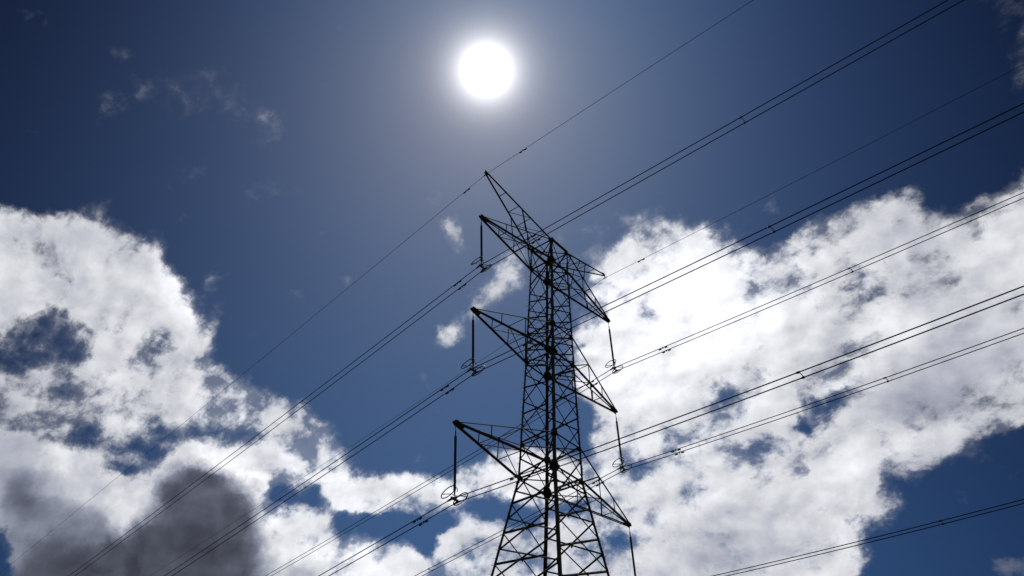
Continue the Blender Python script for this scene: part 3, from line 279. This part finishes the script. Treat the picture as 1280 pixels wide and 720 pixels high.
# ------------------------------------------------------------------ mesh helpers
class MB:
    def __init__(s): s.v = []; s.f = []
    def box(s, p, e1, e2, e3):      # corner p and three edge vectors
        i = len(s.v)
        for a in (0, 1):
            for b in (0, 1):
                for c in (0, 1): s.v.append(p + e1 * a + e2 * b + e3 * c)
        s.f += [(i, i + 1, i + 3, i + 2), (i + 4, i + 6, i + 7, i + 5), (i, i + 4, i + 5, i + 1), (i + 2, i + 3, i + 7, i + 6), (i, i + 2, i + 6, i + 4), (i + 1, i + 5, i + 7, i + 3)]
    def angle(s, p, q, w, ref, t=None):     # rolled steel angle, heel on the line p-q, flanges towards ref
        d = q - p; L = d.length
        if L < 1e-4: return
        d = d / L; r = ref - d * ref.dot(d)
        if r.length < 1e-5: r = d.orthogonal()
        r.normalize(); k = d.cross(r).normalized(); t = t or max(.008, w * .11)
        a = (r + k).normalized(); b = (r - k).normalized()
        s.box(p, d * L, a * w, b * t); s.box(p, d * L, b * w, a * -t)
    def plate(s, c, n, a, la, lb, t=.012):
        n = n.normalized(); a = (a - n * a.dot(n)).normalized(); b = n.cross(a)
        s.box(c - a * la / 2 - b * lb / 2 - n * t / 2, a * la, b * lb, n * t)
    def gusset(s, c, n, a, la, lb, t=.014):   # hexagonal plate
        n = n.normalized(); a = (a - n * a.dot(n)).normalized(); b = n.cross(a); i = len(s.v)
        P = [(-.5, -.2), (-.2, -.5), (.2, -.5), (.5, -.2), (.5, .2), (.2, .5), (-.2, .5), (-.5, .2)]
        for h in (-t / 2, t / 2):
            for x, y in P: s.v.append(c + a * x * la + b * y * lb + n * h)
        m = len(P); s.f.append(tuple(i + j for j in range(m))[::-1]); s.f.append(tuple(i + m + j for j in range(m)))
        for j in range(m): s.f.append((i + j, i + (j + 1) % m, i + m + (j + 1) % m, i + m + j))
    def tube(s, pts, r, n=8, closed=False, cap=True):
        rs = r if isinstance(r, (list, tuple)) else [r] * len(pts); m = len(pts); i = len(s.v); prev = None
        for j, p in enumerate(pts):
            if closed: d = pts[(j + 1) % m] - pts[j - 1]
            else: d = pts[min(j + 1, m - 1)] - pts[max(j - 1, 0)]
            d.normalize()
            x = d.orthogonal() if prev is None else prev - d * prev.dot(d)
            x.normalize(); prev = x; y = d.cross(x)
            for k in range(n):
                a = 2 * math.pi * k / n; s.v.append(p + (x * math.cos(a) + y * math.sin(a)) * rs[j])
        for j in range(m if closed else m - 1):
            j2 = (j + 1) % m
            for k in range(n): s.f.append((i + j * n + k, i + j * n + (k + 1) % n, i + j2 * n + (k + 1) % n, i + j2 * n + k))
        if cap and not closed:
            s.f.append(tuple(i + k for k in range(n))[::-1]); s.f.append(tuple(i + (m - 1) * n + k for k in range(n)))
    def build(s, name, m, parent=None, origin=None, smooth=False):
        o0 = origin or Vector((0, 0, 0))
        me = bpy.data.meshes.new(name); me.from_pydata([tuple(v - o0) for v in s.v], [], s.f); me.materials.append(m); me.update()
        if smooth: me.polygons.foreach_set('use_smooth', [True] * len(me.polygons))
        o = bpy.data.objects.new(name, me); C.objects.link(o)
        if parent: o.parent = parent
        else: o.location = o0
        return o
def tag(o, label=None, cat=None, group=None, kind=None):
    for k, v in (('label', label), ('category', cat), ('group', group), ('kind', kind)):
        if v: o[k] = v
    return o
def empty(name, loc): o = bpy.data.objects.new(name, None); C.objects.link(o); o.location = loc; return o

# ------------------------------------------------------------------ ground
rnd = random.Random(4)
g = MB(); n_ = 60; ext = [(-1 if i < n_ / 2 else 1) * (abs(i - n_ / 2) / (n_ / 2)) ** 2.4 * 4000 for i in range(n_ + 1)]
for y in ext:
    for x in ext:
        d = math.hypot(x, y); h = 0 if d < 60 else 2.5 * math.sin(x * .006 + 1) * math.cos(y * .005) * min(1, (d - 60) / 300) - 1.2 * min(1, (d - 60) / 300)
        g.v.append(Vector((x, y, h)))
for j in range(n_):
    for i in range(n_): a = j * (n_ + 1) + i; g.f.append((a, a + 1, a + n_ + 2, a + n_ + 1))
tag(g.build('ground', GRASS), kind='structure')

# ------------------------------------------------------------------ the lattice tower
Z = {k: FIT[k] for k in ('zTl', 'zTu', 'zMl', 'zMu', 'zBl', 'zBu')}
def hw(z):
    if z >= Z['zTl']: return 1.0
    if z >= Z['zMl']: return FIT['aM'] + (1 - FIT['aM']) * (z - Z['zMl']) / (Z['zTl'] - Z['zMl'])
    if z >= Z['zBl']: return FIT['aB'] + (FIT['aM'] - FIT['aB']) * (z - Z['zBl']) / (Z['zMl'] - Z['zBl'])
    return FIT['aB'] + FIT['aG'] * (Z['zBl'] - z)
G0 = -EYE / S
CR = {'L': (1, -1), 'N': (1, 1), 'R': (-1, 1), 'F': (-1, -1)}
def leg(c, z): a = hw(z); return W(CR[c][0] * a, CR[c][1] * a, z)
def inward(c): return Vector((-CR[c][0], -CR[c][1], 0))
tower = tag(empty('lattice_tower', (0, 0, 0)), 'tall dark steel lattice transmission tower with six crossarms carrying the power lines', 'pylon')

segs = [G0, 12, Z['zBl'], Z['zMl'], Z['zTl'], Z['zTu'] + .12]
wid = [.15, .135, .115, .10, .088]
for c in 'LNRF':
    b = MB()
    for i in range(len(segs) - 1): b.angle(leg(c, segs[i]), leg(c, segs[i + 1]), wid[i], inward(c), .016)
    if c in 'LR':           # climbing bolts up two opposite legs
        z = G0 + 3; k = 0
        while z < Z['zTu']:
            p = leg(c, z); o_ = -inward(c); o_ = Vector((o_.x, 0, 0)) if k % 2 else Vector((0, o_.y, 0)); o_.normalize()
            b.tube([p - o_ * .02, p + o_ * .15], .010, 5); z += .47; k += 1
    for z in (8, 16, 19.5, 24.9, 29, 33.3, 37, 41.9):       # splice plates
        p = leg(c, z); d = (leg(c, z + .5) - p).normalized()
        for o_ in (Vector((-CR[c][0], 0, 0)), Vector((0, -CR[c][1], 0))):
            b.plate(p + o_ * .07 + inward(c) * -.012, d.cross(o_), d, .55, .13, .014)
    b.build('leg', STEEL, tower)
for c in 'LNRF':
    b = MB(); p = leg(c, G0); p = Vector((p.x, p.y, 0)); ps = [p + Vector((0, 0, -.6)), p + Vector((0, 0, .28)), p + Vector((0, 0, .33))]
    b.tube(ps, [.45, .45, .40], 20); b.build('footing', CONC, tower)

TAIL = [15.7, 13.6, 11.3, 8.8, 6.0, 3.0]
NA_ = [Z['zTu'], Z['zTl'] + .15, 38.866, 37.347, 35.874, 34.479, 33.125, 31.841, 29.686, 27.749, 25.5, 23.272, 21.478, 19.541, 17.672] + TAIL + [G0 + .6]
NB_ = [Z['zTu'], 39.663, 38.082, 36.622, 35.171, 33.797, 32.495, 30.751, 28.707, 26.61, 24.39, 22.392, 20.485, 18.571] + [16.7, 14.7, 12.5, 10.1, 7.4, 4.5, 1.6]
FACES = (('L', 'N', NA_), ('F', 'R', NA_), ('L', 'F', NB_), ('N', 'R', NB_))
for c1, c2, nodes in FACES:
    b = MB(); nrm = Vector((CR[c1][0] + CR[c2][0], CR[c1][1] + CR[c2][1], 0)).normalized()
    for i in range(len(nodes) - 1):
        zt, zb = nodes[i], nodes[i + 1]; big = zb < Z['zBl'] - .5
        w1_, w2_ = (.085, .058) if big else (.062, .048)
        if zb < 12: w1_, w2_ = .09, .07
        ins = -nrm * .03
        b.angle(leg(c1, zb) + ins, leg(c2, zt) + ins, w1_, -nrm); b.angle(leg(c1, zt) - ins * .2, leg(c2, zb) - ins * .2, w2_, -nrm)
        for c in (c1, c2):      # small joint plates on the leg
            p = leg(c, zb); a = (leg(c2 if c == c1 else c1, zb) - p).normalized(); b.gusset(p + a * .09 + nrm * .014, nrm, Vector((0, 0, 1)), .26, .15, .010)
        mid = (leg(c1, zb) + leg(c2, zt) + leg(c1, zt) + leg(c2, zb)) / 4
        b.gusset(mid, nrm, Vector((0, 0, 1)), .15, .12, .012)
    b.build('face_bracing', STEEL2, tower)

for zl in (Z['zTl'], Z['zTu'], Z['zMl'], Z['zMu'], Z['zBl'], Z['zBu'], 12.5):   # horizontal frames at the arms
    b = MB(); low = zl in (Z['zTl'], Z['zMl'], Z['zBl']); dn = Vector((0, 0, -1)); w_ = .09 if low else .07
    cs = 'LNRF'
    for i in range(4):
        p, q = leg(cs[i], zl), leg(cs[(i + 1) % 4], zl); b.angle(p, q, w_, dn - (p + q).normalized() * 0 )
    b.angle(leg('L', zl - .05), leg('R', zl - .05), .06, dn); b.angle(leg('N', zl + .05), leg('F', zl + .05), .06, dn)
    for c in 'LNRF':
        p = leg(c, zl); iv = inward(c).normalized()
        s_ = (.56 if low else .38) if c in 'NF' else .26
        b.gusset(p + iv * .12 + Vector((0, 0, -.03)), Vector((0, 0, 1)), iv, s_, s_, .014)
        for o_ in (Vector((-CR[c][0], 0, 0)), Vector((0, -CR[c][1], 0))):
            nn = Vector((0, -CR[c][1], 0)) if o_.x else Vector((-CR[c][0], 0, 0))
            b.gusset(p + o_ * .12 - nn * .016, nn, Vector((0, 0, 1)), s_ * 1.1, s_ * .62, .014)
    b.build('horizontal_frame', STEEL, tower)

def lerp(a, b, t): return a + (b - a) * t
def crossarm(s, A, zt, zl, zu, nf):
    b = MB(); al, au = hw(zl), hw(zu); tip = W(s * A, 0, zt)
    n1 = W(s * al, s * al, zl); n2 = W(s * al, -s * al, zl); m1 = W(s * au, s * au, zu); m2 = W(s * au, -s * au, zu)
    n1, n2 = (W(s * al, al, zl), W(s * al, -al, zl)); m1, m2 = (W(s * au, au, zu), W(s * au, -au, zu))
    e = Vector((0, .07, 0)); up_ = Vector((0, 0, .09)); dn = Vector((0, 0, -1))
    t1, t2 = tip + e, tip - e; u1, u2 = tip + e * .9 + up_, tip - e * .9 + up_
    for p, q in ((n1, t1), (n2, t2)):
        b.angle(p, q, .085, Vector((0, 1 if q is t2 else -1, .9)), .013); b.angle(p + Vector((0, 0, -.02)), q + Vector((0, 0, -.02)), .06, Vector((0, -1 if q is t2 else 1, -.6)), .012)
    b.angle(m1, u1, .058, dn); b.angle(m2, u2, .058, dn)
    fr = [.36, .66]
    for i, f in enumerate(fr):
        a1, a2 = lerp(n1, t1, f), lerp(n2, t2, f); b1, b2 = lerp(m1, u1, f), lerp(m2, u2, f)
        pf = fr[i - 1] if i else 0
        pa1, pa2 = lerp(n1, t1, pf), lerp(n2, t2, pf); pb1, pb2 = lerp(m1, u1, pf), lerp(m2, u2, pf)
        b.angle(a1, a2, .05, dn); b.angle(*((pa1, a2) if i % 2 else (pa2, a1)), .045, dn)
        if i == 0: b.angle(b1, b2, .045, dn)
        b.angle(a1, b1, .045, Vector((0, -1, 0))); b.angle(a2, b2, .045, Vector((0, 1, 0)))
        if i == 0: b.angle(b1, pa1, .045, Vector((0, -1, 0))); b.angle(b2, pa2, .045, Vector((0, 1, 0)))
    f = .91
    b.gusset(lerp((n1 + n2) / 2, tip, .955) + Vector((0, 0, -.035)), Vector((0, 0, 1)), Vector((1, 0, 0)), .55, .30, .014)
    for e_ in (.075, -.075): b.gusset(tip + Vector((-s * .06, e_, .03)), Vector((0, 1, 0)), Vector((1, 0, 0)), .42, .26, .014)
    b.plate(tip + Vector((0, 0, -.10)), Vector((0, 1, 0)), Vector((0, 0, 1)), .18, .08, .03)
    o = b.build('crossarm', STEEL, tower)
    return tip
tips = {}
for k, nf in (('T', 2), ('M', 2), ('B', 2)):
    for s in (1, -1): tips[k, s] = crossarm(s, FIT['A' + k], FIT['t' + k], Z['z' + k + 'l'], Z['z' + k + 'u'], nf)
for s in (1, -1):       # the two raking earth-wire peaks
    b = MB(); tip = W(s * FIT['AE'], 0, FIT['zE']); z = Z['zTu']; dn = Vector((0, 0, -1))
    p1, p2 = W(s, 1, z), W(s, -1, z); q1, q2 = W(-s, 1, z), W(-s, -1, z); e = Vector((0, .05, 0))
    b.angle(p1, tip + e, .08, dn, .012); b.angle(p2, tip - e, .08, dn, .012)
    lo = lerp(W(s * FIT['AT'], 0, FIT['tT']), (p1 + p2) / 2, .5)
    prev = None
    for i, f in enumerate((.10, .32, .50, .70)):
        a1, a2 = lerp(p1, tip + e, f), lerp(p2, tip - e, f); b.angle(a1, a2, .045, dn)
        if i in (1, 2): b.angle(prev[0], a2, .04, dn)
        prev = (a1, a2)
    lw1, lw2 = lerp(W(s, 1, Z['zTu']), tips['T', s], .38), lerp(W(s, -1, Z['zTu']), tips['T', s], .38)
    b.angle(lerp(p1, tip, .45), lw1, .045, dn); b.angle(lerp(p2, tip, .45), lw2, .045, dn)
    b.angle(lerp(p1, tip, .45), p2, .04, dn)
    b.gusset(tip + Vector((-s * .10, 0, -.03)), Vector((0, 1, 0)), Vector((1, 0, .4)), .34, .20, .04)
    b.build('earth_wire_peak', STEEL, tower)
for v_ in (1, -1):
    b = MB(); b.angle(W(1, v_, Z['zTu'] + .15), W(-1, v_, Z['zTu'] + .15), .07, Vector((0, 0, -1))); b.build('top_strut', STEEL, tower)

# ------------------------------------------------------------------ conductors
def wire_pt(k, s, side, off, t):
    r = side == 'r'
    if k == 'E':
        Sx, K = (FIT['ser'], FIT['ker']) if r else (FIT['sel'], FIT['kel']); u0, z0, sv = s * FIT['AE'], FIT['zE'] - FIT['eh'], 0
    else:
        Sx, K = (FIT['sr'], FIT['kr']) if r else (FIT['sl'], FIT['kl']); u0, z0, sv = s * FIT['A' + k] + FIT['su'] + off, FIT['t' + k] - FIT['I'], FIT['sv']
    a, c = (FIT['ar'], FIT['br']) if r else (FIT['al'], FIT['bl'])
    T = min(t, 60) if r else min(t, 235)
    uu = u0 + a * T + c * T * T + (a + 2 * c * T) * (t - T); zz = z0 + Sx * T + K * T * T + (Sx + 2 * K * T) * (t - T) * .7
    return W(uu, (t if r else -t) + sv, zz)
def steps(mx):
    out = [0.0]; t = 0
    while t < mx: t += .5 if t < 4 else (2 if t < 80 else 6); out.append(t)
    return out
WHERE = {'T': 'top', 'M': 'middle', 'B': 'bottom'}
SIDE = {1: 'left', -1: 'right'}
for k in 'TMB':
    for s in (1, -1):
        for nm, off in (('upper', FIT['b'] / 2), ('lower', -FIT['b'] / 2)):
            pts = [wire_pt(k, s, 'l', off, t) for t in reversed(steps(235)[1:])] + [wire_pt(k, s, 'r', off, t) for t in steps(150)]
            b = MB(); b.tube(pts, .022, 6); o = b.build('conductor', ALU, None, pts[len(steps(235)) - 1])
            tag(o, '%s wire of the twin black pair hung from the %s crossarm on the %s' % (nm, WHERE[k], SIDE[s]), 'power line', 'twin conductor wires of the power line')
for s in (1, -1):
    pts = [wire_pt('E', s, 'l', 0, t) for t in reversed(steps(235)[1:])] + [wire_pt('E', s, 'r', 0, t) for t in steps(150)]
    b = MB(); b.tube(pts, .0125, 6); o = b.build('earth_wire', EARTHW, None, pts[len(steps(235)) - 1])
    tag(o, 'thin single earth wire clamped to the %s raking peak on top of the tower' % ('higher left' if s > 0 else 'lower right'), 'power line', 'earth wires on the tower peaks')
    b = MB(); tip = W(s * FIT['AE'], 0, FIT['zE']); e0 = wire_pt('E', s, 'r', 0, 0)
    cl = tag(empty('earth_wire_clamp', tip), 'small steel clamp hanging from the tip of the %s earth wire peak' % ('left' if s > 0 else 'right'), 'clamp', 'earth wire clamps')
    b = MB(); b.tube([tip + Vector((0, 0, -.04)), lerp(tip, e0, .5)], .022, 8); b.tube([lerp(tip, e0, .45), e0 + Vector((0, 0, .02))], .016, 8); b.build('link', FITTING, cl, tip)
    b = MB(); b.tube([wire_pt('E', s, 'l', 0, .25), wire_pt('E', s, 'l', 0, .1), e0, wire_pt('E', s, 'r', 0, .1), wire_pt('E', s, 'r', 0, .25)], [.02, .034, .042, .034, .02], 8); b.build('cradle', FITTING, cl, tip)

# ------------------------------------------------------------------ insulator strings
def insulator(k, s):
    tip = tips[k, s] + Vector((0, 0, -.08)); foot = W(s * FIT['A' + k] + FIT['su'], FIT['sv'], FIT['t' + k] - FIT['I']) + Vector((0, 0, .10))
    r_ = tag(empty('insulator_string', tip), 'dark rod insulator with round rings hanging from the %s crossarm on the %s' % (WHERE[k], SIDE[s]), 'insulator', 'suspension insulators under the crossarm tips')
    d = foot - tip; L = d.length; dd = d / L
    b = MB(); b.tube([tip + Vector((0, 0, .04)), tip + d * .10], .018, 8); b.tube([tip + d * .10 - dd * .03, tip + d * .13, tip + d * .17], [.03, .034, .03], 8)
    ringc = tip + dd * .02; b.tube([ringc + Vector((0, math.cos(a) * .05, math.sin(a) * .06)) for a in [i * math.pi / 5 for i in range(10)]], .012, 6, True)
    b.build('top_link', FITTING, r_, tip)
    b = MB(); a0, a1 = tip + d * .165, tip + d * .90; n = 84; pts = []; rs = []
    for i in range(n):
        c = lerp(a0, a1, (i + .5) / n); big = i % 2 == 0; h = (a1 - a0).length / n
        for o_, rr in ((-.48, .052), (-.16, .052), (.08, .066 if big else .060), (.24, .066 if big else .060), (.34, .053)): pts.append(c + dd * o_ * h); rs.append(rr)
    b.tube(pts, rs, 12); b.build('rod', RUBBER, r_, tip)
    b = MB(); b.tube([tip + d * .895, tip + d * .93, tip + d * .965], [.034, .038, .03], 8)
    b.build('end_fitting', FITTING, r_, tip)
    # grading rings either side
    rl = Vector((1, 0, 0)); vv = Vector((0, 1, 0)); ww = (Vector((1, 0, 0)) * .45 + Vector((0, 0, -1)) * .89).normalized(); rr = .40
    for sg in (1, -1):
        c = tip + d * (.955 if sg > 0 else .965) + rl * sg * .40
        rg = MB(); rg.tube([c + vv * math.cos(a) * rr + ww * math.sin(a) * rr for a in [i * 2 * math.pi / 36 for i in range(36)]], .024, 8, True)
        rg.tube([tip + d * .965, lerp(tip + d * .965, c, .5), c - vv * rr], [.018] * 3, 6); rg.tube([tip + d * .965, c + vv * rr], .018, 6)
        rg.build('grading_ring', FITTING, r_, tip, True)
        c = tip + d * .875 + rl * sg * .11
        rg = MB(); rg.tube([c + rl * math.cos(a) * .09 + Vector((0, 0, 1)) * math.sin(a) * .09 for a in [i * 2 * math.pi / 18 for i in range(14)]], .015, 6); rg.build('arcing_horn', FITTING, r_, tip, True)
    # yoke and the two suspension clamps
    hb = FIT['b'] * S / 2; b = MB(); i = 0
    c = foot + Vector((0, 0, -.02)); P = [Vector((0, 0, .12)), Vector((-hb - .05, 0, -.02)), Vector((-hb - .05, 0, -.08)), Vector((hb + .05, 0, -.08)), Vector((hb + .05, 0, -.02))]
    for h in (-.012, .012):
        for p in P: b.v.append(c + p + Vector((0, h, 0)))
    b.f += [(4, 3, 2, 1, 0), (5, 6, 7, 8, 9)] + [(j, (j + 1) % 5, 5 + (j + 1) % 5, 5 + j) for j in range(5)]
    b.build('yoke_plate', FITTING, r_, tip)
    for off in (FIT['b'] / 2, -FIT['b'] / 2):
        p = [wire_pt(k, s, 'l', off, t) for t in (.34, .2)] + [wire_pt(k, s, 'r', off, t) for t in (0, .2, .34)]
        b = MB(); b.tube(p, [.028, .045, .058, .045, .028], 10); b.box(p[2] + Vector((-.02, -.04, 0)), Vector((.04, 0, 0)), Vector((0, .08, 0)), Vector((0, 0, .12)))
        b.build('suspension_clamp', FITTING, r_, tip)
for k in 'TMB':
    for s in (1, -1): insulator(k, s)

# ------------------------------------------------------------------ spacers and vibration dampers
def spacer(k, s, side, t, where):
    a = wire_pt(k, s, side, FIT['b'] / 2, t); c = wire_pt(k, s, side, -FIT['b'] / 2, t); m = (a + c) / 2
    d = (wire_pt(k, s, side, FIT['b'] / 2, t + .2) - wire_pt(k, s, side, FIT['b'] / 2, t - .2)).normalized()
    r_ = tag(empty('bundle_spacer', m), 'small dark spacer joining the twin %s %s wires, %s' % (WHERE[k], SIDE[s], where), 'spacer', 'spacers on the twin conductors')
    b = MB(); b.tube([a, lerp(a, c, .12) + d * .03, m + d * .045, lerp(a, c, .88) + d * .03, c], [.02, .017, .016, .017, .02], 8); b.build('bar', CAST, r_, m, True)
    for p in (a, c): b = MB(); b.tube([p - d * .075, p - d * .04, p + d * .04, p + d * .075], [.026, .042, .042, .026], 8); b.build('clamp', CAST, r_, m)
for k, s, side, t in (('T', 1, 'r', 19.42), ('T', 1, 'l', 19.85), ('M', 1, 'r', 19.68), ('M', 1, 'l', 19.8), ('B', 1, 'r', 19.75), ('T', -1, 'r', 18.9), ('T', -1, 'l', 20.6), ('M', -1, 'r', 18.98), ('M', -1, 'l', 20.48), ('B', -1, 'r', 19.35)):
    spacer(k, s, side, t, 'up to the right' if side == 'r' else 'down to the left')
def damper(k, s, side, off, t, nm, where):
    p = wire_pt(k, s, side, off, t); d = (wire_pt(k, s, side, off, t + .2) - wire_pt(k, s, side, off, t - .2)).normalized(); dn = Vector((0, 0, -.075))
    L = .27 if k != 'E' else .24
    wn = ('%s wire of the %s %s pair' % (nm, WHERE[k], SIDE[s])) if k != 'E' else ('%s earth wire' % SIDE[s])
    r_ = tag(empty('vibration_damper', p), 'dumbbell damper on the %s, %s' % (wn, where), 'damper', 'vibration dampers on the wires')
    b = MB(); b.box(p + d * -.025 + Vector((0, 0, -.09)), d * .05, d.cross(Vector((0, 0, 1))).normalized() * .03, Vector((0, 0, .12))); b.build('clamp', CAST, r_, p)
    b = MB(); b.tube([p + dn - d * L, p + dn + Vector((0, 0, .012)), p + dn + d * L], .009, 6); b.build('messenger_cable', CAST, r_, p)
    for sg in (1, -1):
        b = MB(); q = p + dn + d * sg * L * .80; b.tube([q - d * .10, q - d * .07, q + d * .07, q + d * .10], [.026, .042, .042, .028], 10); b.build('weight', CAST, r_, p, True)
for k in 'TMB':
    for s in (1, -1):
        for side, t in (('r', 4.65), ('l', 2.25)):
            for nm, off in (('upper', FIT['b'] / 2), ('lower', -FIT['b'] / 2)):
                if k == 'B' and s == -1: continue
                if k == 'T' and s == 1 and side == 'l': t = 2.08
                if k == 'B' and side == 'l': t = 2.7
                damper(k, s, side, off, t, nm, 'right of its insulator' if side == 'r' else 'lower left of its insulator')
for s in (1, -1):
    damper('E', s, 'r', 0, 3.75, '', 'right of the tower peak'); damper('E', s, 'l', 0, 2.0, '', 'lower left of the tower peak')
